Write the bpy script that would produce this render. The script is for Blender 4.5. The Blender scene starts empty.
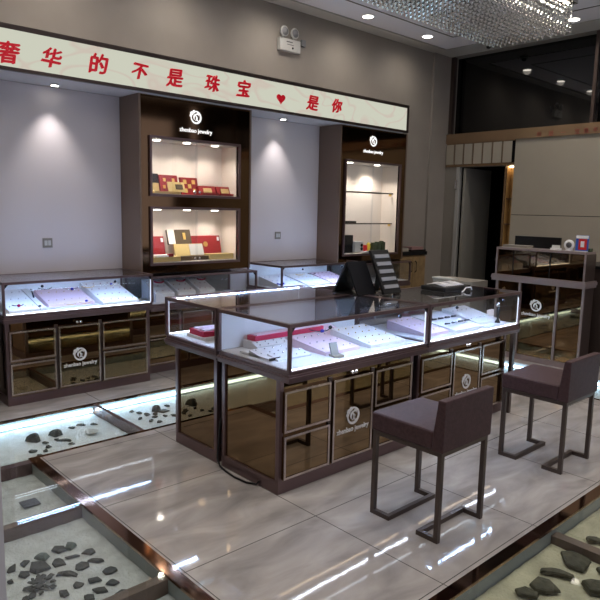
import bpy, bmesh, math, random
from mathutils import Vector, Matrix
PI = math.pi
scn = bpy.context.scene
COL = scn.collection
random.seed(7)

# ------------------------------------------------------------------ materials
MATS = {}
def nmat(name):
    m = bpy.data.materials.new(name); m.use_nodes = True
    nt = m.node_tree; nt.nodes.clear()
    out = nt.nodes.new('ShaderNodeOutputMaterial')
    return m, nt, out
def pbr(name, col, rough=.5, metal=0., noise=0., nscale=8., bump=0., bscale=40., emis=None, estr=0., spec=.5, coat=0.):
    if name in MATS: return MATS[name]
    m, nt, out = nmat(name)
    b = nt.nodes.new('ShaderNodeBsdfPrincipled')
    nt.links.new(b.outputs[0], out.inputs[0])
    b.inputs['Base Color'].default_value = (*col, 1)
    b.inputs['Roughness'].default_value = rough
    b.inputs['Metallic'].default_value = metal
    b.inputs['Specular IOR Level'].default_value = spec
    b.inputs['Coat Weight'].default_value = coat
    tc = nt.nodes.new('ShaderNodeTexCoord')
    if noise:
        n = nt.nodes.new('ShaderNodeTexNoise'); n.inputs['Scale'].default_value = nscale; n.inputs['Detail'].default_value = 5
        nt.links.new(tc.outputs['Object'], n.inputs['Vector'])
        r = nt.nodes.new('ShaderNodeValToRGB')
        r.color_ramp.elements[0].position = .3; r.color_ramp.elements[1].position = .7
        r.color_ramp.elements[0].color = (*[c*(1-noise) for c in col], 1)
        r.color_ramp.elements[1].color = (*[min(1, c*(1+noise)) for c in col], 1)
        nt.links.new(n.outputs['Fac'], r.inputs[0]); nt.links.new(r.outputs[0], b.inputs['Base Color'])
    if bump:
        n2 = nt.nodes.new('ShaderNodeTexNoise'); n2.inputs['Scale'].default_value = bscale; n2.inputs['Detail'].default_value = 4
        nt.links.new(tc.outputs['Object'], n2.inputs['Vector'])
        bp = nt.nodes.new('ShaderNodeBump'); bp.inputs['Strength'].default_value = bump; bp.inputs['Distance'].default_value = .01
        nt.links.new(n2.outputs['Fac'], bp.inputs['Height']); nt.links.new(bp.outputs[0], b.inputs['Normal'])
    if emis:
        b.inputs['Emission Color'].default_value = (*emis, 1); b.inputs['Emission Strength'].default_value = estr
    MATS[name] = m
    return m
def glassmat(name, tint=(1, 1, 1), ior=1.5, rough=0.0, boost=0.0):
    m, nt, out = nmat(name)
    t = nt.nodes.new('ShaderNodeBsdfTransparent'); t.inputs[0].default_value = (*tint, 1)
    g = nt.nodes.new('ShaderNodeBsdfGlossy'); g.inputs['Roughness'].default_value = rough
    lw = nt.nodes.new('ShaderNodeLayerWeight'); lw.inputs['Blend'].default_value = .5     # Schlick reflectance, same from both faces
    pw = nt.nodes.new('ShaderNodeMath'); pw.operation = 'POWER'; nt.links.new(lw.outputs['Facing'], pw.inputs[0]); pw.inputs[1].default_value = 5
    f0 = ((ior-1)/(ior+1))**2+boost
    f = nt.nodes.new('ShaderNodeMath'); f.operation = 'MULTIPLY_ADD'; nt.links.new(pw.outputs[0], f.inputs[0]); f.inputs[1].default_value = 1-f0; f.inputs[2].default_value = f0
    mx = nt.nodes.new('ShaderNodeMixShader')
    nt.links.new(f.outputs[0], mx.inputs[0])
    nt.links.new(t.outputs[0], mx.inputs[1]); nt.links.new(g.outputs[0], mx.inputs[2])
    nt.links.new(mx.outputs[0], out.inputs[0])
    MATS[name] = m
    return m
def emit(name, col, s):
    if name in MATS: return MATS[name]
    m, nt, out = nmat(name)
    e = nt.nodes.new('ShaderNodeEmission'); e.inputs[0].default_value = (*col, 1); e.inputs[1].default_value = s
    nt.links.new(e.outputs[0], out.inputs[0]); MATS[name] = m
    return m

def marble():
    m, nt, out = nmat('marble_tile')
    L = nt.links.new; N = nt.nodes.new
    b = N('ShaderNodeBsdfPrincipled'); L(b.outputs[0], out.inputs[0])
    geo = N('ShaderNodeNewGeometry'); sep = N('ShaderNodeSeparateXYZ'); L(geo.outputs['Position'], sep.inputs[0])
    def joint(o, off):
        a = N('ShaderNodeMath'); a.operation = 'SUBTRACT'; L(sep.outputs[o], a.inputs[0]); a.inputs[1].default_value = off
        d = N('ShaderNodeMath'); d.operation = 'DIVIDE'; L(a.outputs[0], d.inputs[0]); d.inputs[1].default_value = .8
        r = N('ShaderNodeMath'); r.operation = 'PINGPONG'; L(d.outputs[0], r.inputs[0]); r.inputs[1].default_value = .5
        c = N('ShaderNodeMath'); c.operation = 'LESS_THAN'; L(r.outputs[0], c.inputs[0]); c.inputs[1].default_value = .0032
        return c
    jx = joint('X', 2.19-8); jy = joint('Y', 2.215-8)
    mx = N('ShaderNodeMath'); mx.operation = 'MAXIMUM'; L(jx.outputs[0], mx.inputs[0]); L(jy.outputs[0], mx.inputs[1])
    mp = N('ShaderNodeMapping'); mp.inputs['Rotation'].default_value = (0, 0, .5); mp.inputs['Scale'].default_value = (1, 2.6, 1)
    L(geo.outputs['Position'], mp.inputs[0])
    n = N('ShaderNodeTexNoise'); n.inputs['Scale'].default_value = 2.3; n.inputs['Detail'].default_value = 9; n.inputs['Distortion'].default_value = .7
    L(mp.outputs[0], n.inputs['Vector'])
    r = N('ShaderNodeValToRGB'); cr = r.color_ramp
    cr.elements[0].position = .30; cr.elements[0].color = (.27, .255, .25, 1)
    cr.elements[1].position = .72; cr.elements[1].color = (.52, .495, .475, 1)
    e = cr.elements.new(.5); e.color = (.385, .362, .35, 1)
    L(n.outputs['Fac'], r.inputs[0])
    mix = N('ShaderNodeMixRGB'); L(mx.outputs[0], mix.inputs[0]); L(r.outputs[0], mix.inputs[1]); mix.inputs[2].default_value = (.09, .085, .08, 1)
    L(mix.outputs[0], b.inputs['Base Color'])
    b.inputs['Roughness'].default_value = .045
    b.inputs['Specular IOR Level'].default_value = .8
    n2 = N('ShaderNodeTexNoise'); n2.inputs['Scale'].default_value = 9; n2.inputs['Detail'].default_value = 2
    L(geo.outputs['Position'], n2.inputs['Vector'])
    bp = N('ShaderNodeBump'); bp.inputs['Strength'].default_value = .05; bp.inputs['Distance'].default_value = .006
    L(n2.outputs['Fac'], bp.inputs['Height']); L(bp.outputs[0], b.inputs['Normal'])
    MATS['marble'] = m
    return m
def signmat():
    m, nt, out = nmat('sign_backlit')
    L = nt.links.new; N = nt.nodes.new
    tc = N('ShaderNodeTexCoord'); mp = N('ShaderNodeMapping'); mp.inputs['Scale'].default_value = (1.2, 1, 2.4)
    L(tc.outputs['Object'], mp.inputs[0])
    n = N('ShaderNodeTexNoise'); n.inputs['Scale'].default_value = 1.1; n.inputs['Detail'].default_value = 1; n.inputs['Distortion'].default_value = 1.8
    L(mp.outputs[0], n.inputs['Vector'])
    r = N('ShaderNodeValToRGB'); cr = r.color_ramp
    base = (.60, .61, .50, 1); pink = (.60, .52, .44, 1)
    cr.elements[0].position = .47; cr.elements[0].color = base
    cr.elements[1].position = .60; cr.elements[1].color = base
    a = cr.elements.new(.53); a.color = pink
    L(n.outputs['Fac'], r.inputs[0])
    e = N('ShaderNodeEmission'); L(r.outputs[0], e.inputs[0]); e.inputs[1].default_value = 1.0
    L(e.outputs[0], out.inputs[0]); MATS['sign'] = m
    return m
marble(); signmat()
glassmat('glass', (.97, .98, .99), 1.45)
glassmat('glass_top', (.98, .985, 1), 1.5, boost=.34)
glassmat('glass_floor', (.96, .985, .98), 1.45, boost=.01)
glassmat('glass_crystal', (.75, .76, .78), 1.7, rough=.02, boost=.35)
pbr('bronze', (.175, .120, .122), .30, .75)
pbr('bronze_light', (.36, .29, .29), .3, .6)
pbr('bronze_dark', (.085, .062, .055), .32, .6)
pbr('frame_light', (.50, .42, .38), .22, .9)
pbr('mirror', (.23, .155, .083), .02, 1.0)
pbr('mirror_dark', (.17, .105, .058), .07, 1.0)
pbr('trim_copper', (.30, .17, .11), .08, 1.0)
pbr('column_side', (.20, .14, .105), .4, .2)
pbr('wall', (.31, .28, .25), .8, noise=.05, nscale=3)
pbr('recess', (.66, .615, .63), .8)
pbr('niche', (.80, .72, .64), .8)
pbr('ceiling', (.88, .85, .90), .8)
pbr('ceiling_shaded', (.55, .53, .50), .85)  # shading of the outer ceiling band put into a greyer, warmer colour
pbr('black', (.008, .008, .009), .4, spec=.25)
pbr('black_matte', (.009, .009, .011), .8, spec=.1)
pbr('mirror_clear', (.74, .78, .86), .03, 1.0)
pbr('dark_glass', (.004, .004, .004), .03, 0, spec=.6)
pbr('cream', (.36, .325, .265), .7, noise=.03, nscale=3)
pbr('cream_dim', (.26, .24, .21), .7)
pbr('grey_leaf', (.28, .27, .24), .6)
pbr('white', (.82, .82, .84), .5)
pbr('white_velvet', (.85, .85, .88), .8, bump=.15, bscale=120)
pbr('pink_velvet', (.86, .66, .78), .8)
pbr('red', (.27, .010, .014), .45)
pbr('red_char', (.60, .008, .02), .35)
pbr('red_backlit', (.60, .008, .02), .35, emis=(1, .006, .03), estr=.25)
pbr('red_reflected', (.20, .02, .02), .5)
pbr('magenta', (.58, .012, .07), .6)
pbr('gold', (.75, .50, .16), .3, .7)
pbr('gold_card', (.62, .47, .20), .45, .2)
pbr('silver', (.75, .75, .76), .2, .9)
pbr('leather', (.060, .033, .036), .5, 0, spec=.22, noise=.2, nscale=60, bump=.25, bscale=220)
pbr('stool_metal', (.085, .066, .058), .35, .55)
pbr('sand', (.58, .60, .61), .95, noise=.16, nscale=14, bump=1.0, bscale=70)
pbr('sand_yellow', (.56, .52, .38), .95, noise=.22, nscale=9, bump=1.0, bscale=70)
pbr('sand_pale', (.78, .82, .84), .95, noise=.10, nscale=14, bump=1.0, bscale=70)
pbr('shard', (.045, .050, .047), .75, noise=.45, nscale=25, bump=.5, bscale=60)
pbr('shard_brown', (.075, .068, .045), .75, noise=.4, nscale=25, bump=.5, bscale=60)
pbr('shard_green', (.10, .13, .12), .7, noise=.5, nscale=30, bump=.5, bscale=60)
pbr('pit_side', (.30, .33, .33), .5)
pbr('beam', (.16, .115, .095), .5, noise=.15, nscale=12)
pbr('wood', (.27, .18, .085), .5, noise=.25, nscale=9)
pbr('blue_gem', (.02, .02, .35), .1)
pbr('red_gem', (.30, .0, .05), .1)
pbr('dark_gem', (.03, .035, .06), .15)
pbr('grey_plate', (.10, .10, .11), .4)
pbr('grey_post', (.62, .62, .61), .5)
pbr('safe_grey', (.55, .55, .53), .5)
pbr('green_dark', (.03, .05, .02), .4)
pbr('yellow', (.6, .45, .03), .5)
pbr('book_brown', (.075, .05, .025), .5)
pbr('card_blue', (.03, .10, .45), .4)
pbr('card_red', (.55, .02, .02), .4)
pbr('mauve', (.35, .20, .19), .6)
pbr('grey_velvet', (.24, .245, .26), .8)
emit('led_cool', (.42, .62, 1), 100)
emit('led_pit', (.50, .76, 1), 20)
emit('led_crystal', (1, .90, .74), 45)
emit('led_edge', (.80, .86, 1), 1.6)
emit('led_low', (.80, .90, 1), 9)
emit('led_under', (.78, .86, 1), 22)
emit('led_warm', (1, .80, .55), 8)
emit('logo_lit', (1, 1, 1), 1.1)
emit('lamp_disc', (1, .93, .80), 14)
pbr('logo_white', (.85, .85, .85), .4)

# ------------------------------------------------------------------ mesh helpers
class MB:
    def __init__(s): s.v = []; s.f = []; s.sm = []
    def _add(s, vs, fs, smooth=False):
        o = len(s.v); s.v += [tuple(v) for v in vs]; s.f += [tuple(i+o for i in f) for f in fs]; s.sm += [smooth]*len(fs); return s
    def box(s, x0, x1, y0, y1, z0, z1):
        v = [(x, y, z) for z in (z0, z1) for (x, y) in ((x0, y0), (x1, y0), (x1, y1), (x0, y1))]
        return s._add(v, [(3, 2, 1, 0), (4, 5, 6, 7), (0, 1, 5, 4), (1, 2, 6, 5), (2, 3, 7, 6), (3, 0, 4, 7)])
    def mbox(s, M, sx, sy, sz):
        v = [M @ Vector((x*sx/2, y*sy/2, z*sz/2)) for z in (-1, 1) for (x, y) in ((-1, -1), (1, -1), (1, 1), (-1, 1))]
        return s._add(v, [(3, 2, 1, 0), (4, 5, 6, 7), (0, 1, 5, 4), (1, 2, 6, 5), (2, 3, 7, 6), (3, 0, 4, 7)])
    def prism(s, pts, z0, z1, M=None):
        n = len(pts); v = [Vector((p[0], p[1], z0)) for p in pts]+[Vector((p[0], p[1], z1)) for p in pts]
        if M: v = [M @ q for q in v]
        f = [tuple(range(n-1, -1, -1)), tuple(range(n, 2*n))]+[(i, (i+1) % n, n+(i+1) % n, n+i) for i in range(n)]
        return s._add(v, f)
    def lathe(s, prof, cx=0, cy=0, z0=0, n=20, M=None, closed=False):
        v = []; f = []
        for (r, z) in prof:
            for k in range(n):
                a = 2*PI*k/n; q = Vector((cx+r*math.cos(a), cy+r*math.sin(a), z0+z)); v.append(M @ q if M else q)
        m = len(prof)
        for j in range(m-1):
            for k in range(n):
                k2 = (k+1) % n; f.append((j*n+k, j*n+k2, (j+1)*n+k2, (j+1)*n+k))
        f.append(tuple(range(n-1, -1, -1))); f.append(tuple((m-1)*n+k for k in range(n)))
        return s._add(v, f, True)
    def tube(s, pts, r, n=6, closed=False):
        pts = [Vector(p) for p in pts]; m = len(pts); v = []; f = []
        for i, p in enumerate(pts):
            a = pts[i-1] if (i > 0 or closed) else p; b = pts[(i+1) % m] if (i < m-1 or closed) else p
            t = (b-a).normalized(); u = t.cross(Vector((0, 0, 1)))
            if u.length < 1e-3: u = t.cross(Vector((0, 1, 0)))
            u.normalize(); w = u.cross(t)
            for k in range(n):
                an = 2*PI*k/n; v.append(p+u*(r*math.cos(an))+w*(r*math.sin(an)))
        for i in range(m if closed else m-1):
            j = (i+1) % m
            for k in range(n):
                k2 = (k+1) % n; f.append((i*n+k, i*n+k2, j*n+k2, j*n+k))
        if not closed: f.append(tuple(range(n-1, -1, -1))); f.append(tuple((m-1)*n+k for k in range(n)))
        return s._add(v, f, True)
    def ball(s, c, rx, ry, rz, n=10, m=6, zmin=-1):
        prof = []
        for j in range(m+1):
            a = -PI/2+PI*j/m; z = math.sin(a)
            if z < zmin-1e-6: continue
            prof.append((max(math.cos(a), .001), z))
        M = Matrix.Translation(c) @ Matrix.Diagonal((rx, ry, rz, 1))
        return s.lathe(prof, n=n, M=M)
    def build(s, name, mat, parent=None, loc=None, bevel=0, seg=2):
        me = bpy.data.meshes.new(name); me.from_pydata(s.v, [], s.f); me.update()
        for p, q in zip(me.polygons, s.sm): p.use_smooth = q
        me.materials.append(MATS[mat] if isinstance(mat, str) else mat)
        bm = bmesh.new(); bm.from_mesh(me); bmesh.ops.recalc_face_normals(bm, faces=bm.faces)
        if bevel: bmesh.ops.bevel(bm, geom=list(bm.edges), offset=bevel, segments=seg, affect='EDGES', profile=.6)
        bm.to_mesh(me); bm.free()
        o = bpy.data.objects.new(name, me); COL.objects.link(o)
        if parent: o.parent = parent
        if loc: o.location = loc
        return o
def tag(o, label, cat, group=None, kind=None):
    o['label'] = label; o['category'] = cat
    if group: o['group'] = group
    if kind: o['kind'] = kind
    return o
def thing(name, label, cat, loc=(0, 0, 0), rz=0, group=None):
    o = bpy.data.objects.new(name, None); COL.objects.link(o); o.location = loc; o.rotation_euler = (0, 0, rz)
    o.empty_display_size = .1
    return tag(o, label, cat, group)
def struct(name, mb, mat, bevel=0):
    o = mb.build(name, mat, bevel=bevel); o['kind'] = 'structure'; return o
def dup(root, loc, rz=0, label=None, group=None):
    r = root.copy(); COL.objects.link(r); r.location = loc; r.rotation_euler = (0, 0, rz)
    if label: r['label'] = label
    if group: r['group'] = group
    for ch in list(root.children):
        c = ch.copy(); COL.objects.link(c); c.parent = r
        for g in list(ch.children):
            d = g.copy(); COL.objects.link(d); d.parent = c
    return r
BOX = lambda *a: MB().box(*a)
ORD = ['first', 'second', 'third', 'fourth', 'fifth', 'sixth', 'seventh', 'eighth', 'ninth', 'tenth', 'eleventh', 'twelfth', 'thirteenth', 'fourteenth']

def textmesh(body, size, extrude, offset=0., shear=0., name='lettering'):
    cu = bpy.data.curves.new(name, 'FONT'); cu.body = body; cu.size = size; cu.extrude = extrude; cu.offset = offset; cu.shear = shear
    cu.align_x = 'CENTER'; cu.align_y = 'CENTER'; cu.resolution_u = 3
    o = bpy.data.objects.new(name, cu); COL.objects.link(o)
    dg = bpy.context.evaluated_depsgraph_get(); me = bpy.data.meshes.new_from_object(o.evaluated_get(dg))
    bpy.data.objects.remove(o); bpy.data.curves.remove(cu)
    return me
R_FRONT = Matrix.Rotation(PI/2, 4, 'X')            # XY artwork -> upright, facing -y
R_LEFT = Matrix.Rotation(-PI/2, 4, 'Z') @ R_FRONT  # upright, facing -x
def put_text(body, size, extrude, mat, loc, parent=None, R=R_FRONT, offset=0., shear=0., name='lettering', sx=1., rot=0.):
    me = textmesh(body, size, extrude, 0., shear, name)
    if offset:
        bmt = bmesh.new(); bmt.from_mesh(me); g0 = list(bmt.verts)+list(bmt.edges)+list(bmt.faces)
        for k, (dx, dy) in enumerate(((1, .3), (.2, 1), (-.8, -.5))):
            r = bmesh.ops.duplicate(bmt, geom=g0); vs_ = [v for v in r['geom'] if isinstance(v, bmesh.types.BMVert)]
            bmesh.ops.translate(bmt, vec=(dx*offset, dy*offset, .0003*(k+1)), verts=vs_)
        bmt.to_mesh(me); bmt.free()
    me.transform(Matrix.Translation(loc) @ R @ Matrix.Rotation(rot, 4, 'Z') @ Matrix.Diagonal((sx, 1, 1, 1))); me.materials.clear(); me.materials.append(MATS[mat])
    o = bpy.data.objects.new(name, me); COL.objects.link(o)
    if parent: o.parent = parent
    return o
def emblem(r, loc, mat, parent, R=R_FRONT, name='emblem'):
    mb = MB(); M = Matrix.Translation(loc) @ R @ Matrix.Diagonal((r, r, 1, 1)); n = 28; t = .003
    v = []; f = []
    for k in range(n):                      # ring, heavier at the lower right
        a = 2*PI*k/n; ri = .76-.07*math.cos(a+.6)
        for (q, z) in ((1, 0), (ri, 0), (ri, t), (1, t)): v.append(M @ Vector((q*math.cos(a), q*math.sin(a), z)))
    for k in range(n):
        a = 4*k; b = 4*((k+1) % n)
        for i in range(4): f.append((a+i, b+i, b+(i+1) % 4, a+(i+1) % 4))
    mb._add(v, f)
    for cx, cy, rr in ((-.78, .55, .30), (-.95, .20, .22), (-.40, .82, .26)):   # feathered bumps of the crest
        mb.prism([(cx+rr*math.cos(2*PI*k/10), cy+rr*math.sin(2*PI*k/10)) for k in range(10)], 0, t*1.1, M)
    def cres(c, r1, a0, a1, w, m=12):
        up = []; dn = []
        for k in range(m+1):
            a = a0+(a1-a0)*k/m; ww = w*math.sin(PI*k/m)+.01
            up.append((c[0]+(r1+ww)*math.cos(a), c[1]+(r1+ww)*math.sin(a))); dn.append((c[0]+(r1-ww)*math.cos(a), c[1]+(r1-ww)*math.sin(a)))
        for k in range(m): mb.prism([up[k], up[k+1], dn[k+1], dn[k]][::-1], 0, t, M)
    cres((.10, -.05), .50, 1.2, 3.9, .13)
    cres((-.30, -.10), .42, -1.3, 1.3, .12)
    cres((.25, .35), .22, -.4, 3.3, .12)
    cres((.42, -.25), .26, 1.8, 5.0, .10)
    return mb.build(name, mat, parent)
BRAND = 'zhenbao jewelry'

# ------------------------------------------------------------------ shell
WX, WY, CZ = 8.10, 5.65, 3.85
T = -.12
struct('floor', BOX(1.375, 5.55, 1.39, 3.90, T, 0), 'marble')                     # platform
struct('floor', BOX(-2, 8.1, 4.75, WY, T, 0), 'marble')                         # strip under the wall counters
struct('floor', BOX(6.26, WX, -2, 4.75, T, 0), 'marble')
struct('floor', BOX(-2, .47, -2, 4.75, T, 0), 'marble')
struct('floor', BOX(.47, 6.26, -2, .48, T, 0), 'marble')
struct('floor', BOX(-2, 9.6, -2, 7.2, -.30, -.20), 'black_matte')
# copper trims round the platform and along the back edge
struct('trim_1', BOX(1.315, 1.375, 1.33, 3.93, -.012, .002), 'trim_copper'); struct('trim_21', BOX(1.315, 1.375, 1.33, 3.93, -.118, -.0125), 'pit_side')
struct('trim_2', BOX(1.375, 5.55, 1.33, 1.39, -.012, .002), 'trim_copper'); struct('trim_22', BOX(1.375, 5.55, 1.33, 1.39, -.118, -.0125), 'pit_side')
struct('trim_3', BOX(1.375, 5.55, 3.90, 3.93, -.012, .002), 'trim_copper'); struct('trim_23', BOX(1.375, 5.55, 3.90, 3.93, -.118, -.0125), 'pit_side')
struct('trim_4', BOX(5.55, 5.58, 1.33, 3.93, -.012, .002), 'trim_copper'); struct('trim_24', BOX(5.55, 5.58, 1.33, 3.93, -.118, -.0125), 'pit_side')
struct('trim_5', BOX(.47, 6.26, 4.72, 4.75, -.012, .002), 'trim_copper'); struct('trim_25', BOX(.47, 6.26, 4.72, 4.75, -.118, -.0125), 'pit_side')
# sand beds
def sandbed(x0, x1, y0, y1, seed, label):
    rnd = random.Random(seed); nx = max(2, int((x1-x0)/.045)); ny = max(2, int((y1-y0)/.045)); v = []; f = []
    for j in range(ny+1):
        for i in range(nx+1):
            x = x0+(x1-x0)*i/nx; y = y0+(y1-y0)*j/ny
            e = min(x-x0, x1-x, y-y0, y1-y)
            v.append((x, y, -.092+rnd.uniform(-.003, .003)+(.014 if e < .05 else 0)))
    for j in range(ny):
        for i in range(nx):
            a = j*(nx+1)+i; f.append((a, a+1, a+nx+2, a+nx+1))
    mb = MB(); mb._add(v, f, True); o = mb.build('sand', {4: 'sand_pale', 5: 'sand_pale', 6: 'sand_pale', 7: 'sand_yellow', 8: 'sand_yellow'}.get(seed, 'sand')); tag(o, label, 'sand', kind='stuff'); return o
sandbed(.48, 1.314, .49, 2.23, 1, 'rough pale sand in the floor pit at the lower left corner, nearest part')
sandbed(.48, 1.314, 2.29, 3.12, 2, 'rough pale sand under the potsherds in the left floor pit')
sandbed(.48, 1.314, 3.18, 3.86, 3, 'bare pale sand in the left floor pit holding the small grey plate')
sandbed(.48, 2.10, 3.94, 4.715, 4, 'blue-lit white sand in the floor pit below the left wall counter')
sandbed(2.14, 5.57, 3.94, 4.715, 5, 'blue-lit white sand in the floor pit behind the island counter')
sandbed(5.585, 6.255, .49, 4.71, 6, 'blue-lit white sand in the floor pit before the dark counter with the monitor')
sandbed(1.33, 3.02, .49, 1.325, 7, 'yellowish white sand in the front floor pit with large shards')
sandbed(3.09, 5.57, .49, 1.325, 8, 'yellowish white sand in the front floor pit right of the brown beam')
# beams between pits
struct('trim_6', BOX(.475, 1.315, 3.125, 3.175, -.118, -.012), 'beam')
struct('trim_7', BOX(.475, 1.315, 2.235, 2.285, -.118, -.012), 'beam')
struct('trim_8', BOX(3.025, 3.085, .485, 1.33, -.118, -.035), 'beam')
struct('trim_10', BOX(.475, 1.36, 3.865, 3.925, -.118, -.006), 'bronze')
struct('trim_11', BOX(2.105, 2.135, 3.935, 4.72, -.118, .001), 'bronze')
# glass covers
def floor_glass(x0, x1, y0, y1, label):
    tag(BOX(x0, x1, y0, y1, -.010, 0).build('floor_glass_pane', 'glass_floor'), label, 'glass pane', 'glass panes over the floor pits')
floor_glass(.472, 1.313, .482, 2.258, 'walk-on glass pane over the pit at the bottom left corner')
floor_glass(.472, 1.313, 2.262, 3.148, 'walk-on glass pane over the left pit crowded with dark potsherds')
floor_glass(.472, 1.313, 3.152, 3.93, 'walk-on glass pane over the pit with the small grey plate')
floor_glass(.472, 2.103, 3.934, 4.718, 'walk-on glass pane over the pit below the left wall counter')
floor_glass(2.137, 5.60, 3.934, 4.718, 'walk-on glass pane over the long pit behind the island')
floor_glass(5.602, 6.258, .482, 4.718, 'walk-on glass pane over the lit pit before the counter with the monitor')
floor_glass(1.315, 3.053, .482, 1.328, 'walk-on glass pane over the front pit with large dark shards')
floor_glass(3.057, 5.60, .482, 1.328, 'walk-on glass pane over the front pit right of the brown beam')
def pit_led(x0, x1, y0, y1, label, mat='led_pit', z=-.045):
    tag(BOX(x0, x1, y0, y1, z-.010, z+.014).build('led_strip', mat), label, 'led strip')
pit_led(.50, 2.09, 4.700, 4.714, 'glowing led strip along the pit below the left wall counter')
pit_led(2.15, 5.57, 4.700, 4.714, 'glowing led strip along the pit behind the island counter')
pit_led(6.238, 6.252, .6, 4.68, 'glowing led strip in the floor pit before the counter with the monitor')
# walls and ceiling
struct('wall_back', BOX(-2, WX+1.5, WY, WY+.15, -.2, CZ+.1), 'wall')
struct('wall_left', BOX(-2.15, -2, -2, WY, 0, CZ+.1), 'column_side')
struct('wall_front', MB().box(-2, WX, -2.15, -2, 3.5, CZ+.1).box(-2, -1.6, -2.15, -2, 0, 3.5).box(7.7, WX, -2.15, -2, 0, 3.5), 'column_side')  # unseen front wall, left open so fill light comes in
w2 = BOX(-1.6, 7.7, -2.09, -2.07, .02, 3.5).build('window_added', 'glass'); w2['kind'] = 'structure'  # unseen storefront pane, added so world light fills ceiling and walls
wf2 = MB()
for xx in (-1.6, .7, 3.05, 5.4, 7.66): wf2.box(xx, xx+.04, -2.10, -2.06, 0, 3.5)
wf2.build('window_frame', 'bronze_dark', w2)
struct('floor', BOX(-6, 12, -9, -2.0, -.2, -.02), 'pit_side')  # unseen ground outside the added storefront
struct('trim_12', BOX(7.70, WX, WY-.035, WY, 0, CZ-.002), 'wall')               # corner pilaster
# recess linings behind the wall counters (pale panels) and soffit
struct('wall_back', BOX(-2, 2.845, WY-.012, WY, .0, 2.60), 'recess')
struct('wall_back', BOX(4.14, 5.465, WY-.012, WY, .0, 2.60), 'recess')
struct('trim_13', BOX(-2, 6.62, 5.225, WY-.013, 2.602, 2.90), 'recess')            # soffit the sign hangs on
# ceiling: outer band, centre band, raised field
struct('ceiling', BOX(-2, WX+.1, 5.435, WY, CZ, CZ+.1), 'ceiling_shaded')
struct('ceiling', BOX(7.70, WX+.1, -2, 5.435, CZ, CZ+.1), 'ceiling_shaded')
struct('ceiling', BOX(-2, 7.66, -2, 5.40, CZ, CZ+.1), 'ceiling')
struct('ceiling', BOX(-2, WX, -2, WY, CZ+.08, CZ+.2), 'black_matte')
struct('trim_14', BOX(-2, 7.20, 4.970, 4.990, CZ-.004, CZ+.002), 'bronze_dark')
struct('trim_15', BOX(7.18, 7.20, -2, 4.970, CZ-.004, CZ+.002), 'bronze_dark')
# right wall: dark window above, bronze band, slats, door opening, cream panel
wr = MB().box(WX, WX+.15, 5.42, WY, 0, 2.745).box(WX, WX+.15, -2, 4.60, 2.605, 2.745).box(WX, WX+.15, 4.60, WY, 2.265, 2.745).box(WX, WX+.15, -2, WY, 3.84, CZ+.1).box(WX, WX+.15, 5.58, WY, 2.745, 3.84)
struct('wall_right', wr, 'cream_dim')
struct('wall_right', BOX(WX, WX+.15, -2, 4.50, 0, 1.584), 'cream')
struct('wall_right', BOX(WX, WX+.15, -2, 4.50, 1.592, 2.605), 'cream')
struct('wall_right', BOX(WX+.01, WX+.15, -2, 4.50, 1.584, 1.592), 'black_matte')
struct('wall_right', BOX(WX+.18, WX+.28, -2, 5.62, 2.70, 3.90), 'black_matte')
w1 = BOX(WX+.135, WX+.15, -2, 5.58, 2.745, 3.84).build('window_1', 'dark_glass'); w1['kind'] = 'structure'
wf = MB().box(WX-.01, WX+.05, 5.545, 5.60, 2.745, 3.84)
for yy in (3.50, 1.6, -.4): wf.box(WX-.005, WX+.05, yy-.02, yy+.02, 2.75, 3.84)
wf.build('window_frame', 'bronze_dark', w1)
band = struct('trim_16', MB().box(WX-.025, WX, -2, 5.64, 2.61, 2.745), 'bronze')
MATS_band = pbr('band_bronze', (.30, .20, .12), .25, .6); band.data.materials[0] = MATS_band
for k, (ch, yy) in enumerate(zip('的是一宝珠不', (4.16, 3.995, 3.834, 3.653, 3.539, 3.428))):  # small red letters standing in for the sign's reflection in the band
    put_text(ch, .07, .002, 'red_reflected', (WX-.028, yy, 2.645), band, R=R_LEFT, name='character')
struct('trim_20', BOX(WX+.02, WX+.15, 4.49, 4.61, 2.262, 2.62), 'black_matte')
struct('trim_17', MB().box(WX-.02, WX, 4.50, 5.60, 2.265, 2.30).box(WX-.02, WX, 4.50, 5.60, 2.595, 2.61), 'band_bronze')
sl = struct('trim_18', BOX(WX-.008, WX, 4.60, 5.60, 2.30, 2.595), 'band_bronze')
for k in range(7):
    y1 = 5.60-k*.155
    BOX(WX-.025, WX-.008, y1-.128, y1, 2.305, 2.59).build('panel', 'cream', sl)
struct('door_1', MB().box(WX-.015, WX+.06, 5.36, 5.41, 0, 2.265), 'white')      # pale door jamb
MBj = pbr('jamb', (.42, .42, .40), .5); bpy.data.objects['door_1'].data.materials[0] = MBj
BOX(WX-.03, WX-.015, 5.38, 5.42, 1.95, 2.08).build('hinge', 'silver', bpy.data.objects['door_1'])
struct('door_2', BOX(WX+.02, WX+.72, 5.27, 5.31, .01, 2.25), 'grey_leaf')       # leaf opened into the back room
struct('wall_right', MB().box(WX+1.4, WX+1.45, 4.0, 5.6, 0, 2.6).box(WX+.15, WX+1.4, 4.60, 4.62, 0, 2.5).box(WX+.15, WX+1.4, 5.5, 5.55, 0, 2.5).box(WX+.1, WX+1.4, 4.6, 5.5, 2.5, 2.55), 'black_matte')
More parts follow.
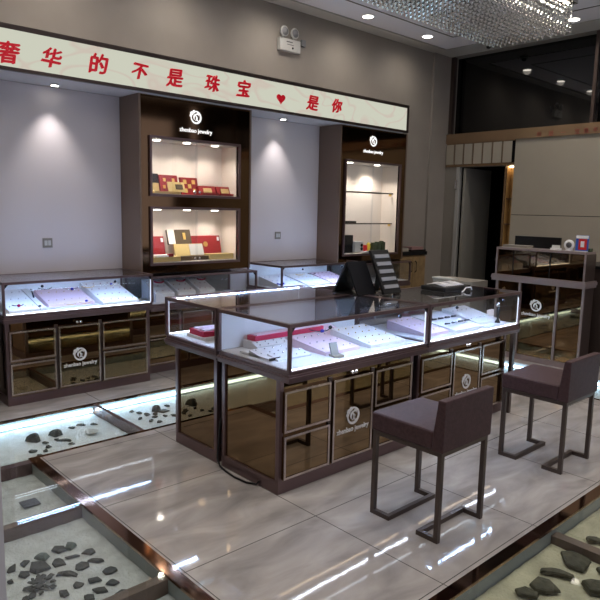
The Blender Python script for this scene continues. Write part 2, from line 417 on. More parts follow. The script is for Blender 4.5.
# narrow gold lit shelf niche beside the opening
pbr('gold_wall', (.50, .30, .11), .4, .3)
gs = thing('display_shelf', 'narrow golden lit shelf niche between the dark doorway and the large cream panel', 'shelf', (WX, 4.55, 0))
MB().box(.10, .12, -.05, .05, 0, 2.26).box(0, .12, -.05, -.046, 0, 2.26).box(0, .12, .046, .05, 0, 2.26).build('back_panel', 'gold_wall', gs)
for z in (1.15, 1.45, 1.80): BOX(.005, .10, -.046, .046, z, z+.012).build('shelf', 'bronze_dark', gs)
BOX(.02, .08, -.03, .03, 2.235, 2.255).build('lamp', 'led_warm', gs)
struct('trim_19', BOX(WX-.02, WX+.02, 4.605, 4.625, 0, 2.265), 'band_bronze')
struct('trim_9', BOX(.10, .25, .855, 1.0, 0, CZ), 'grey_post')

# ------------------------------------------------------------------ signboard
sg = thing('signboard', 'long backlit cream signboard with red Chinese characters running above the wall counters', 'sign', (0, 5.187, 2.60))
MB().box(-1.9, 6.60, -.005, .03, 0, .026).box(-1.9, 6.60, -.005, .03, .303, .34).box(6.575, 6.615, -.005, .06, 0, .34).box(-1.9, 6.60, .03, .035, .02, .31).build('frame', 'bronze_dark', sg)
for (a, b) in ((-1.88, 2.425), (2.431, 4.497), (4.503, 6.573)): BOX(a, b, .0, .028, .027, .302).build('lightbox_panel', 'sign', sg)
for ch, x, z, s, r in zip('奢华的不是珠宝是你', (1.70, 2.03, 2.42, 2.80, 3.155, 3.565, 3.94, 4.895, 5.275), (.118, .136, .152, .158, .152, .165, .165, .150, .165), (.17, .16, .172, .15, .172, .162, .172, .172, .158), (.06, -.04, .03, -.06, .05, -.03, .04, -.02, .05)):
    put_text(ch, s, .006, 'red_backlit', (x, -.008, z-.005), sg, offset=.0058, shear=.2, name='character', rot=r, sx=1.02)
h = [(.062*math.sin(t)**3*.95, .055*(13*math.cos(t)-5*math.cos(2*t)-2*math.cos(3*t)-math.cos(4*t))/16) for t in [2*PI*k/26 for k in range(26)]]
MB().prism(h[::-1], 0, .01, Matrix.Translation((4.445, -.002, .145)) @ R_FRONT).build('heart', 'red_backlit', sg)

# ------------------------------------------------------------------ column showcases
def showcase(name, label, x0, x1, niches, shelves, loc_y, lx):
    t = thing(name, label, 'display cabinet', (x0, loc_y, .97))
    W = x1-x0; D = WY-loc_y-.004; H = 1.629
    nx0, nx1 = niches[0][0]-x0, niches[0][1]-x0
    nz = sorted([(a[2]-.97, a[3]-.97) for a in niches])
    b = MB().box(.006, nx0, 0, D, 0, H).box(nx1, W-.006, 0, D, 0, H)
    zz = [0]+[v for n in nz for v in n]+[H]
    for i in range(0, len(zz), 2): b.box(nx0, nx1, 0, D, zz[i], zz[i+1])
    b.build('body', 'mirror_dark', t)
    for (a, c, s) in ((0, .006, 0), (W-.006, W, -.014)): MB().box(a, c, 0, D, 0, H).box(a+s, c+s+.014, -.008, 0, 0, H).build('side_panel', 'column_side', t)
    for (a, c) in nz:
        n = MB().box(nx0, nx1, .28, .29, a, c).box(nx0, nx0+.004, .02, .28, a, c).box(nx1-.004, nx1, .02, .28, a, c).box(nx0, nx1, .02, .28, a, a+.004).box(nx0, nx1, .02, .28, c-.004, c)
        n.build('niche_lining', 'niche', t)
        fr = MB()
        w = .022
        fr.box(nx0-w, nx0, -.022, .02, a-w, c+w).box(nx1, nx1+w, -.022, .02, a-w, c+w).box(nx0, nx1, -.022, .02, c, c+w).box(nx0, nx1, -.022, .02, a-w, a)
        fr.build('door_frame', 'bronze', t)
        mid = (nx0+nx1)/2
        for (p, q, yy) in ((nx0, mid+.01, 0), (mid-.01, nx1, .008)):
            d = BOX(p, q, yy, yy+.005, a+.002, c-.002).build('glass_door', 'glass', t)
            kx = mid-.025 if yy == 0 else mid+.03
            MB().lathe([(.013, 0), (.016, .006), (.010, .014)], M=Matrix.Translation((kx, -.001, a+.03)) @ R_FRONT, n=12).build('knob', 'silver', d)
        k = 3 if len(nz) > 1 else 2
        for i in range(k):
            lxp = nx0+(nx1-nx0)*(i+.35)/k
            MB().lathe([(.035, 0), (.035, .006)], lxp, .10, c-.011, n=16).build('spot_lamp', 'lamp_disc', t)
            la = bpy.data.lights.new('niche_lamp', 'SPOT'); la.energy = lx; la.color = (1, .88, .76); la.spot_size = 2.3; la.spot_blend = .8; la.shadow_soft_size = .03
            lo = bpy.data.objects.new('niche_lamp', la); COL.objects.link(lo); lo.location = (x0+lxp, loc_y+.10, .97+c-.015)
    for z in shelves:
        sh_ = BOX(nx0+.004, nx1-.006, .084, .278, z-.97, z-.97+.009).build('shelf', 'glass', t); BOX(nx0+.004, nx1-.006, .080, .084, z-.97-.003, z-.97+.012).build('shelf_edge', 'bronze_dark', sh_)
        MB().box(nx1-.06, nx1-.04, .08, .11, z-.97-.03, z-.97).build('shelf_bracket', 'gold', t)
    return t
NY = 5.287
c1 = showcase('column_showcase', 'dark mirrored column cabinet with two lit niches of red gift boxes', 2.848, 4.135, [(2.972, 3.968, 1.062, 1.573), (2.972, 3.968, 1.712, 2.22)], [], NY, 11)
c0 = showcase('column_showcase', 'dark mirrored column cabinet beyond the left picture edge, seen only in mirrors', .24, 1.50, [(.36, 1.37, 1.062, 1.573), (.36, 1.37, 1.712, 2.22)], [], NY, 11)
c2 = showcase('column_showcase', 'dark mirrored column cabinet with one tall lit niche and glass shelves, right end of signboard', 5.469, 6.73, [(5.577, 6.594, 1.062, 2.185)], [1.822, 1.430], NY, 34)
for t, ex in ((c1, 3.46-2.848), (c2, 6.06-5.469)):
    emblem(.062, (ex, -.004, 2.452-.97), 'logo_lit', t)
    put_text(BRAND, .056, .003, 'logo_lit', (ex, -.006, 2.325-.97), t, offset=.0004)

# niche contents -----------------------------------------------------------
def lean(name, label, cat, x, z, w, h, th, mat, y=5.45, ang=.25, group=None, extra=None, base=None):
    """a thin box or frame leaning back; x is its left edge, z its foot"""
    x += .035; t = thing(name, label, cat, (x+w/2, y, z), 0, group)
    M = Matrix.Rotation(-ang, 4, 'X')
    MB().mbox(M @ Matrix.Translation((0, th/2, h/2)), w, th, h).build('cover', mat, t)
    if extra:
        for (nm, px, pz, pw, ph, m) in extra:
            MB().mbox(M @ Matrix.Translation((px, -.002, pz)), pw, .006, ph).build(nm, m, t)
    if base:
        MB().box(-w/2, w/2, -base[0], .0, 0, base[1]).build('tray', base[2], t)
    return t
fl = 1.72   # upper niche floor
lean('framed_certificate', 'black and cream certificate frame at left end of the upper red-box niche', 'frame', 2.99, fl, .17, .20, .012, 'black', y=5.505, extra=[('certificate', 0, .055, .15, .10, 'gold_card')])
bx = BOX(-.14, .14, -.03, .03, 0, .022).build('gold_bar_box', 'gold_card', loc=(3.17, 5.36, fl)); tag(bx, 'long flat gold box lying before the certificate frame in the upper niche', 'box')
coins = lambda pts, s: [('gold_piece', a, b, s, s*1.15, 'gold') for a, b in pts]
lean('gold_set_box', 'open red box with small gold pieces behind the gold plaque in the upper niche', 'gift box', 3.15, fl, .20, .19, .02, 'red', y=5.47, extra=coins([(-.05, .14), (.05, .14), (-.06, .07), (.02, .07)], .028))
lean('gold_plaque', 'gold engraved plaque leaning on the open red box in the upper niche', 'plaque', 3.19, fl+.022, .19, .10, .008, 'gold_card', y=5.40, ang=.35, extra=[('engraving', .03, .05, .08, .05, 'book_brown')])
lean('gold_set_box', 'open red box showing five large gold pieces, middle of the upper niche', 'gift box', 3.375, fl, .20, .175, .02, 'red', y=5.46, extra=coins([(-.05, .13), (.05, .13), (0, .085), (-.05, .04), (.055, .04)], .036))
lean('red_gift_box', 'low red box with gold label, left of the pair at right of the upper niche', 'gift box', 3.55, fl, .20, .10, .05, 'red', y=5.40, ang=.4, extra=[('label_plate', 0, .05, .10, .05, 'gold_card')], base=(.05, .02, 'red'))
lean('red_gift_box', 'low red box with gold label at the far right of the upper niche', 'gift box', 3.765, fl, .20, .10, .05, 'red', y=5.40, ang=.4, extra=[('label_plate', 0, .05, .10, .05, 'gold_card')], base=(.05, .02, 'red'))
fl = 1.07
lean('certificate_folder', 'open red folder with white tag at left end of the lower niche', 'folder', 2.985, fl+.04, .22, .20, .02, 'red', y=5.49, extra=[('tag', .085, .16, .025, .04, 'white')])
bx = thing('gift_tray', 'flat gold and white tray with small red box at left of the lower niche', 'tray', (3.155, 5.38, fl)); BOX(-.15, .15, -.06, .06, 0, .045).build('box', 'gold_card', bx); BOX(-.12, .05, -.05, .05, .045, .062).build('lid', 'white', bx); BOX(.02, .07, -.055, -.02, .045, .075).build('ring_box', 'red', bx)
lean('commemorative_book', 'brown book with gold emblem and cream edge propped in the lower niche', 'book', 3.245, fl+.155, .27, .15, .025, 'book_brown', y=5.50, ang=.3, extra=[('cream_page', -.095, .075, .075, .148, 'niche'), ('gold_emblem', .055, .08, .03, .07, 'gold')])
lean('commemorative_card', 'open gold and silver card in front of the brown book', 'card', 3.28, fl+.04, .34, .125, .012, 'gold_card', y=5.43, ang=.35, extra=[('silver_page', .085, .062, .16, .115, 'safe_grey')])
bx = BOX(-.165, .165, -.05, .05, 0, .04).build('dark_case', 'book_brown', loc=(3.49, 5.40, fl)); tag(bx, 'low dark case under the gold and silver card in lower niche', 'case')
lean('certificate_folder', 'large open red folder with round gold seal at right of the lower niche', 'folder', 3.50, fl+.04, .38, .20, .02, 'red', y=5.49, extra=[('tag', .165, .165, .025, .04, 'white')])
MB().prism([(.028*math.cos(a), .028*math.sin(a)) for a in [2*PI*k/14 for k in range(14)]], 0, .004, Matrix.Rotation(-.25, 4, 'X') @ Matrix.Translation((.0, -.001, .11)) @ R_FRONT).build('seal', 'gold', bpy.data.objects['certificate_folder.001'])
bx = BOX(-.15, .15, -.06, .06, 0, .055).build('gold_box', 'gold_card', loc=(3.81, 5.40, fl)); tag(bx, 'flat gold box below the large red folder in the lower niche', 'box')
# niche of column 2
fl = 1.072
t = thing('black_gift_bag', 'tall black box with clutter on top, left in the tall niche', 'box', (5.72, 5.43, fl)); BOX(-.12, .12, -.06, .06, 0, .22).build('box', 'black', t, bevel=.004); MB().ball((-.05, 0, .24), .035, .03, .02).build('lid_knob', 'gold', t)
t = thing('white_desk_clock', 'small white box with round black dials on the tall niche floor', 'box', (5.96, 5.42, fl)); BOX(-.08, .08, -.05, .05, 0, .14).build('box', 'safe_grey', t, bevel=.01)
for z in (.045, .09): MB().lathe([(.022, 0), (.022, .006)], M=Matrix.Translation((.045, -.05, z)) @ R_FRONT, n=12).build('dial', 'black', t)
tag(MB().box(-.04, .04, -.03, .03, 0, .085).build('red_trinket_box', 'red_char', loc=(6.13, 5.45, fl)), 'small bright red box in the tall niche', 'box')
tag(MB().ball((0, 0, .06), .03, .03, .06).build('yellow_figurine', 'yellow', loc=(6.225, 5.45, fl)), 'small yellow rounded figurine in the tall niche', 'figurine')
for i, (x, hh) in enumerate(((6.29, .10), (6.37, .11), (6.46, .12))):
    tag(MB().box(-.036, .036, -.04, .04, 0, hh).box(-.02, .02, -.02, .02, hh, hh+.015).build('dark_green_box', 'green_dark', loc=(x, 5.43, fl)), 'dark green box, %s of three from the left in the tall niche' % ORD[i], 'box', 'dark green boxes in the tall niche')
tag(BOX(-.14, .14, -.04, .04, 0, .012).build('paper_sheet', 'white', loc=(6.12, 5.35, fl)), 'white sheet lying at the front of the tall niche', 'paper')
tag(BOX(-.15, .15, -.05, .05, 0, .025).build('black_case', 'black', loc=(5.77, 5.45, 1.442)), 'flat black case on the lower glass shelf of the tall niche', 'case')

# ------------------------------------------------------------------ counters
def counter(label, loc, rz=0, L=1.24, D=.66, inset=.10, doors=True, lit=True, logo=True, back=False, group='glass topped jewelry counters', leg=False, dark=False, H=.994, locks=True, ins_end=.02):
    t = thing('jewelry_counter', label, 'display counter', loc, rz, group)
    zl0, zl1 = H-.325, H-.259
    e = ins_end
    # base
    BOX(e+.012, L-e-.012, inset, D-.03, .07, zl0).build('base', 'mirror', t)
    MB().box(e, L-e, inset-.002, D-.02, 0, .072).build('plinth', 'bronze', t)
    for (x, y) in ((e, inset-.004), (L-e-.03, inset-.004), (e, D-.05), (L-e-.03, D-.05)): BOX(x, x+.03, y, y+.03, .072, zl0).build('corner_post', 'bronze', t)
    if doors:
        rows = [(.068-.05+.05, .34, .312, .598), ]
        z0, zm0, zm1, z1 = .088, .340, .362, .600
        z1 = min(z1, zl0-.055)
        DR = [(.042, .402, zm1, z1), (.042, .402, z0, zm0), (.427, .783, z0, z1), (.808, L-.058, zm1, z1), (.808, L-.058, z0, zm0)]
        for (a, b, c, d) in DR:
            dr = BOX(a, b, inset-.022, inset-.002, c, d).build('door', 'mirror', t)
            w = .013
            MB().box(a, a+w, inset-.027, inset-.02, c, d).box(b-w, b, inset-.027, inset-.02, c, d).box(a+w, b-w, inset-.027, inset-.02, c, c+w).box(a+w, b-w, inset-.027, inset-.02, d-w, d).build('door_frame', 'frame_light', dr)
        MB().box(.402, .427, inset-.010, inset, .075, z1+.02).box(.783, .808, inset-.010, inset, .075, z1+.02).build('divider', 'bronze_dark', t)
        lk = MB()
        for x in (.585, .615): lk.lathe([(.011, 0), (.011, .012)], M=Matrix.Translation((x, inset-.02, z1+.028)) @ R_FRONT, n=10)
        lk.build('lock', 'silver', t)
    if logo:
        emblem(.055, (.605, inset-.024, .350), 'logo_white', t)
        put_text(BRAND, .0435, .002, 'logo_white', (.605, inset-.025, .267), t, offset=.0008)
    # ledge, deck, case
    MB().box(0, L, 0, D, zl0, zl0+.045).box(-.006, L+.006, -.006, D+.006, zl0+.018, zl0+.034).box(.006, L-.006, .006, D-.006, zl0+.045, zl1).build('ledge', 'bronze', t, bevel=.003)
    if not dark: BOX(.02, L-.02, .02, D-.02, zl1, zl1+.004).build('deck', 'white', t)
    w = .022
    fr = MB().box(0, L, 0, w, H-.020, H).box(0, L, D-w, D, H-.020, H).box(0, w, w, D-w, H-.020, H).box(L-w, L, w, D-w, H-.020, H)
    fr.build('top_frame', 'bronze', t)
    for (x, y) in ((0, 0), (L-.018, 0), (0, D-.018), (L-.018, D-.018)): BOX(x, x+.018, y, y+.018, zl1, H-.020).build('post', 'bronze', t)
    for (x, s) in ((.018, 1), (L-.018, -1)):
        MB().prism([(0, 0), (s*.028, 0), (0, -.032)], -.004, .004, Matrix.Translation((x, .010, H-.020)) @ R_FRONT).build('corner_bracket', 'black', t)
    BOX(w, L-w, w, D-w, H-.009, H-.002).build('top_glass', 'glass_top', t)
    m = L/2
    for (a, b) in ((.019, m-.001), (m+.001, L-.019)): BOX(a, b, .004, .008, zl1+.004, H-.021).build('front_glass', 'glass', t)
    for x in (.005, L-.009): BOX(x, x+.004, .019, D-.019, zl1+.004, H-.021).build('side_glass', 'glass', t)
    if back: BOX(.019, L-.019, D-.014, D-.008, zl1+.004, H-.021).build('back_panel', 'white', t)
    else: BOX(.019, L-.019, D-.012, D-.008, zl1+.004, H-.021).build('back_mirror', 'mirror_clear' if lit else 'glass', t)
    if locks and lit:
        for x in (.30, .92): MB().lathe([(.010, 0), (.012, .008), (.006, .016)], M=Matrix.Translation((x, .002, H-.045)) @ R_FRONT, n=10).build('lock', 'dark_gem', t)
    if lit:
        BOX(.03, L-.03, .023, .033, H-.020, H-.012).build('led_strip', 'led_cool', t)
        if inset > .05: BOX(.04, L-.04, inset-.045, inset-.037, zl0-.006, zl0-.001).build('led_strip', 'led_under', t)
        BOX(.03, L-.03, .010, .014, zl1+.004, zl1+.008).build('led_strip', 'led_low', t)
        for x in (.0185, L-.0225): BOX(x, x+.004, .012, .018, zl1+.01, H-.03).build('led_strip', 'led_edge', t)
    if leg: BOX(L-.04, L-.008, .02, .05, 0, zl0).build('support_leg', 'bronze_dark', t)
    return t
IX = 2.173
A = counter('front left glass counter of the central island, near corner, emblem on its middle door', (IX, 2.428, 0), L=1.235, back=True)
Bc = counter('front right glass counter of the central island, behind the stools', (IX+1.248, 2.428, 0), L=1.205, leg=True)
Cc = counter('rear glass counter of the central island, back to back with the near one', (IX+1.235, 3.702, 0), PI, L=1.235, D=.60, doors=False, logo=False)
Dc = counter('lit glass counter at the far left against the wall, five mirrored doors', (1.545, 5.03, 0), L=1.29, D=.615, inset=.042, back=True)
Ec = counter('lit glass counter against the wall between the two column cabinets', (4.37, 5.03, 0), L=1.29, D=.605, inset=.042, back=True, doors=True, logo=False)
Fc = counter('unlit glass counter below the column cabinet with red gift boxes', (2.858, 5.12, 0), L=1.25, D=.50, inset=.165, lit=False, H=.955, group='unlit counters under the column cabinets', ins_end=.03)
Hc = counter('unlit glass counter below the column cabinet beyond the left picture edge', (.26, 5.12, 0), L=1.22, D=.50, inset=.165, lit=False, H=.955, logo=False, group='unlit counters under the column cabinets', ins_end=.03)
Gc = counter('unlit glass counter below the column cabinet with the tall niche', (5.69, 5.12, 0), L=1.03, D=.50, inset=.165, lit=False, H=.955, doors=False, logo=False, group='unlit counters under the column cabinets', ins_end=.03)

# ------------------------------------------------------------------ stools
def stool(loc, label):
    t = thing('bar_stool', label, 'stool', loc, 0, 'low-backed brown stools at the island')
    # origin at footprint centre, backrest on the -y side
    w, d = .205, .215; s = .024; z1 = .462
    def bar(mb, a, b):
        x0, x1 = sorted((a[0], b[0])); y0, y1 = sorted((a[1], b[1])); mb.box(x0-s/2, x1+s/2, y0-s/2, y1+s/2, 0, s)
    a = w-s/2; b = d-s/2
    for sx in (-1, 1):
        for sy in (-1, 1): BOX(sx*a-s/2, sx*a+s/2, sy*b-s/2, sy*b+s/2, 0, z1-.02).build('leg', 'stool_metal', t)
    for sy in (-1, 1):
        r = MB()
        for sx in (-1, 1): r.box(sx*a-s/2, sx*a+s/2, min(sy*(b-s/2), sy*(b-.115)), max(sy*(b-s/2), sy*(b-.115)), 0, s)
        r.box(-a+s/2, a-s/2, sy*(b-.103)-s/2, sy*(b-.103)+s/2, 0, s)
        r.build('foot_rail', 'stool_metal', t)
    MB().box(-w, w, -d, -d+s, z1-.022, z1).box(-w, w, d-s, d, z1-.022, z1).box(-w, -w+s, -d+s, d-s, z1-.022, z1).box(w-s, w, -d+s, d-s, z1-.022, z1).build('seat_frame', 'stool_metal', t)
    BOX(-w-.008, w+.008, -d+.050, d+.008, z1+.001, z1+.098).build('seat', 'leather', t, bevel=.014, seg=3)
    M = Matrix.Translation((0, 0, 0)) @ Matrix(((0, 0, 1, 0), (1, 0, 0, 0), (0, 1, 0, 0), (0, 0, 0, 1)))
    bk = MB().prism([(-d-.010, z1+.001), (-d+.056, z1+.001), (-d+.050, z1+.10), (-d+.030, z1+.258), (-d-.012, z1+.258)], -w-.010, w+.010, M)
    bk.build('backrest', 'leather', t, bevel=.007, seg=3)
    return t
stool((2.648, 1.842, 0), 'low-backed brown leather stool nearer the camera, before the emblem door')
stool((3.930, 1.826, 0), 'low-backed brown leather stool at the right end of the island')

# ------------------------------------------------------------------ pedestal counter by the cream panel
pd = thing('reception_counter', 'tall bronze mirrored counter with white emblem standing before the cream wall panel', 'counter', (6.386, 3.70, 0))
# local: x depth (0..), y from 0 down to -1.0
MB().box(.045, .26, -.985, -.015, .06, .86).build('base', 'mirror', pd)
MB().box(.03, .26, -1.0, 0, 0, .06).build('plinth', 'bronze_light', pd)
MB().box(0, .28, -1.02, .03, .86, .885).box(-.006, .285, -1.026, .036, .885, .915).box(.0, .28, -1.02, .03, .915, .93).build('ledge', 'bronze_light', pd)
for y in (-.012, -.29, -.715, -.985): BOX(.026, .046, y-.022, y, .06, .86).build('post', 'bronze_light', pd)
BOX(.03, .245, -.99, -.01, .93, 1.208).build('upper_case', 'mirror', pd)
MB().box(.012, .25, -1.0, 0, 1.208, 1.232).build('top', 'bronze_light', pd)
for y in (0, -.985): BOX(.014, .032, y-.016, y, .93, 1.208).build('post', 'bronze_light', pd)
for y in (-.20, -.62): BOX(.024, .030, y-.010, y, .93, 1.208).build('divider', 'black', pd)
MB().box(.03, .262, -1.004, -.99, .0, .86).box(.03, .252, -1.004, -.99, .93, 1.208).build('side_panel', 'bronze_dark', pd)
emblem(.062, (.022, -.51, .625), 'logo_white', pd, R=R_LEFT)
put_text(BRAND, .050, .002, 'logo_white', (.022, -.51, .525), pd, R=R_LEFT, offset=.0008)
ZT = 1.2325
t = thing('folded_paper_stack', 'flat white box at the left end of the tall counter top', 'box', (6.50, 3.50, ZT)); BOX(-.07, .07, -.14, .14, 0, .018).build('box', 'cream', t); BOX(-.072, .072, -.142, .142, .018, .026).build('lid', 'cream_dim', t)
t = thing('card_holder', 'small white card holder on the tall counter beside the round sign', 'card holder', (6.49, 3.06, ZT)); BOX(-.03, .03, -.05, .05, 0, .02).build('base', 'white', t); MB().mbox(Matrix.Translation((0, 0, .035)) @ Matrix.Rotation(.2, 4, 'Y'), .012, .085, .03).build('card', 'safe_grey', t)
t = thing('round_table_sign', 'round white table sign with dark centre on the tall counter', 'sign', (6.50, 2.925, ZT)); MB().lathe([(.052, 0), (.055, .004), (.052, .009)], M=Matrix.Translation((0, 0, .060)) @ R_LEFT, n=24).build('disc', 'white', t)
MB().lathe([(.030, 0), (.030, .003)], M=Matrix.Translation((-.009, 0, .060)) @ R_LEFT, n=20).build('centre_mark', 'grey_plate', t); BOX(-.02, .025, -.03, .03, 0, .012).build('foot', 'white', t)
t = thing('payment_card_stand', 'upright red and blue card stand with white header on the tall counter', 'card stand', (6.50, 2.795, ZT))
BOX(0, .008, -.065, .065, 0, .165).build('board', 'card_blue', t); BOX(-.004, 0, -.062, .062, .132, .163).build('header', 'white', t); BOX(-.004, 0, -.05, .035, .018, .128).build('red_panel', 'card_red', t); BOX(-.006, -.004, -.025, .012, .045, .105).build('centre_patch', 'white', t); BOX(-.02, .03, -.065, .065, 0, .006).build('foot', 'white', t)
tag(BOX(-.02, .02, -.015, .015, 0, .035).build('green_ornament', 'green_dark', loc=(6.52, 2.712, ZT)), 'tiny green block at the right end of the tall counter', 'ornament')
t = thing('reception_desk', 'low dark reception desk behind the tall mirrored counter', 'desk', (7.1, 3.2, 0)); BOX(-.25, .35, -.8, .72, 0, 1.04).build('body', 'bronze_dark', t); BOX(-.27, .37, -.82, .77, 1.04, 1.07).build('top', 'black', t); BOX(-.275, -.25, -.70, -.66, .55, .60).build('knob', 'bronze', t)
t = thing('monitor', 'wide black monitor back standing behind the tall mirrored counter', 'monitor', (6.96, 3.51, 1.0705)); BOX(-.02, .02, -.28, .27, .03, .275).build('screen', 'black', t, bevel=.005); BOX(.02, .05, -.04, .04, .0, .16).build('stand', 'black', t); BOX(-.06, .10, -.12, .12, 0, .010).build('foot', 'black', t)
t = thing('storage_carton', 'low pale box behind the island in front of the dark doorway', 'carton', (6.55, 4.32, 0)); BOX(-.15, .22, -.32, .22, 0, .80).build('box', 'cream_dim', t, bevel=.005); BOX(-.155, -.01, -.05, .225, .80, .815).build('lid', 'safe_grey', t)

# small wooden cabinet
t = thing('wooden_cabinet', 'small wooden cupboard with two doors beside the tall-niche column', 'cabinet', (7.08, 5.36, 0))
BOX(-.30, .28, .02, .24, 0, 1.0).build('body', 'wood', t); BOX(-.31, .30, -.01, .245, 1.0, 1.05).build('top', 'black', t)
for s in (-1, 1):
    d = BOX(min(s*.005, s*.285)-.008, max(s*.005, s*.285)-.008, 0, .02, .06, .98).build('door', 'wood', t); MB().tube([(s*.05-.008, -.002, .76), (s*.05-.008, -.025, .78), (s*.05-.008, -.025, .90), (s*.05-.008, -.002, .92)], .006).build('handle', 'black', d)
t = thing('document_tray', 'dark tray with pink folder on top of the small wooden cupboard', 'tray', (7.20, 5.47, 1.0505)); BOX(-.17, .17, -.10, .10, 0, .022).build('tray', 'black', t); BOX(-.13, .13, -.08, .08, .022, .06).build('folder', 'mauve', t)
t = thing('book', 'grey brown book lying on the wooden cupboard beside the pink folder', 'book', (6.90, 5.47, 1.0505)); BOX(-.10, .10, -.08, .08, 0, .05).build('cover', 'cream_dim', t); BOX(-.095, .095, -.085, -.08, .008, .042).build('pages', 'cream', t)

# ------------------------------------------------------------------ things on the island top
ZI = .9945
t = thing('display_easel', 'black folded tent-shaped display board on the island top', 'display stand', (3.425, 3.12, ZI), 0)
M = Matrix(((0, 0, 1, 0), (1, 0, 0, 0), (0, 1, 0, 0), (0, 0, 0, 1)))
MB().prism([(-.13, 0), (-.115, 0), (.0, .225), (-.012, .235)], -.10, .10, M).build('front_board', 'black_matte', t)
MB().prism([(.13, 0), (.115, 0), (-.012, .222), (.0, .235)], -.10, .10, M).build('back_board', 'black', t)
BOX(-.10, .10, -.115, .115, 0, .004).build('base_board', 'black', t)
t = thing('jewelry_tray', 'tall black tray with grey slotted rows propped upright on the island top', 'tray', (3.61, 2.90, ZI+.006), 0)
Mt = Matrix.Rotation(-.45, 4, 'X')
MB().mbox(Mt @ Matrix.Translation((0, .012, .175)), .20, .022, .345).build('tray', 'black', t, bevel=.004)
for i in range(5): MB().mbox(Mt @ Matrix.Translation((0, -.001, .055+i*.060)), .16, .010, .028).build('slotted_row', 'grey_velvet', t)
MB().mbox(Matrix.Translation((0, .15, .11)) @ Matrix.Rotation(.15, 4, 'X'), .05, .008, .22).build('prop', 'black', t)
BOX(-.06, .06, .0, .17, 0, .004).build('base', 'black', t)
t = thing('necklace_cushion', 'dark cushion heaped with white plastic bags behind the upright tray', 'cushion', (4.22, 2.86, ZI)); BOX(-.19, .17, -.12, .11, 0, .035).build('cushion', 'black', t, bevel=.012, seg=3)
for i in range(9):
    a = i*.7; MB().tube([(-.14+.03*i, -.09, .038), (-.15+.033*i, .0, .056+.006*math.sin(a*2)), (-.13+.03*i, .09, .038)], .006).build('strand', 'white', t)
t = thing('tissue_roll', 'small crumpled white cord curling on the island top near the dark cushion', 'cord', (4.24, 2.66, ZI)); MB().tube([(-.10, 0, .006), (-.03, .03, .008), (.03, .05, .025), (.05, .02, .03), (.08, .03, .010)], .006).build('cord', 'white', t)
# power cord on the floor
cable = MB().tube([(2.19+.14*0, 3.075, .30), (2.175, 3.09, .05), (2.168, 3.05, .008), (2.150, 2.96, .008), (2.140, 2.86, .008), (2.150, 2.76, .008), (2.178, 2.70, .010), (2.184, 2.685, .03)], .006).build('power_cable', 'black'); tag(cable, 'black cable lying on the floor along the island end panel', 'cable')

# ------------------------------------------------------------------ jewelry in the cases
def tray(x, y, w, d, z0, z1, mat, label, z=.7395, group='jewelry display boards in the glass counters', rz=0., rows=0, item='silver'):
    t = thing('display_board', label, 'display board', (x, y, z), rz, group)
    Mx = Matrix(((0, 0, 1, 0), (1, 0, 0, 0), (0, 1, 0, 0), (0, 0, 0, 1)))
    MB().prism([(-d/2, 0), (d/2, 0), (d/2, z1), (-d/2, z0)], -w/2, w/2, Mx).build('board', mat, t)
    if rows:
        mb = MB()
        for j in range(rows):
            n = max(2, int(w/.06))
            for i in range(n):
                u = (j+.5)/rows; xx = -w/2+w*(i+.5)/n; yy = -d/2+d*u; zz = z0+(z1-z0)*u
                mb.ball((xx, yy, zz+.003), .0045, .0045, .005, n=6, m=4)
        mb.build('ring_row', item, t)
    return t
def arc(x, y, z, r, mat, label, cat='necklace', gem=None, tilt=.5, rz=0., group='necklaces in the glass counters', span=(3.4, 6.0), th=.0035):
    t = thing(cat, label, cat, (x, y, z), rz, group); M = Matrix.Rotation(tilt, 4, 'X')
    pts = [M @ Vector((r*math.cos(a), r*.75*math.sin(a)+r*.7, .004)) for a in [span[0]+(span[1]-span[0])*k/14 for k in range(15)]]
    MB().tube(pts, th).build('chain', mat, t)
    if gem: MB().ball(M @ Vector((0, -.05*r, .006)), .016, .012, .012, n=8, m=5).build('pendant', gem, t)
    return t
DZ = .739
# left wall counter (x 1.56..2.82, y 5.05..5.62)
tray(1.73, 5.33, .24, .46, .02, .13, 'white_velvet', 'white sloping board at the left end of the far left counter, red gem on it', rows=3)
tray(1.885, 5.34, .045, .44, .02, .13, 'white', 'narrow white strip board with dark bracelet in the far left counter')
tray(2.17, 5.40, .40, .34, .02, .11, 'pink_velvet', 'pink sloping board in the middle of the far left counter', rows=2, item='gold')
tray(2.56, 5.34, .34, .48, .02, .15, 'white_velvet', 'white sloping board with small red stones at the right end of the far left counter', rows=4, item='red_gem')
arc(1.70, 5.15, .785, .045, 'dark_gem', 'dark necklace with red gem on the left white board, far left counter', gem='red_gem', tilt=.25)
tag(MB().tube([(-.02, -.08, 0), (0, .0, .022), (.015, .08, .044)], .007).build('bracelet', 'dark_gem', loc=(1.89, 5.37, .828)), 'straight dark bracelet in the far left counter', 'bracelet', 'bracelets in the glass counters')
arc(2.03, 5.44, .865, .060, 'dark_gem', 'dark curved necklace left of the purple pendant, far left counter', tilt=.3)
arc(2.24, 5.40, .855, .070, 'silver', 'silver necklace with large blue pendant, middle of the far left counter', gem='blue_gem', tilt=.25)
arc(2.40, 5.40, .86, .060, 'gold', 'gold and dark necklace right of the blue pendant, far left counter', tilt=.3)
arc(2.13, 5.15, .760, .055, 'gold', 'gold curved necklace at the front of the far left counter, left of two', tilt=.25)
arc(2.26, 5.15, .760, .055, 'gold', 'gold curved necklace at the front of the far left counter, right of two', tilt=.25)
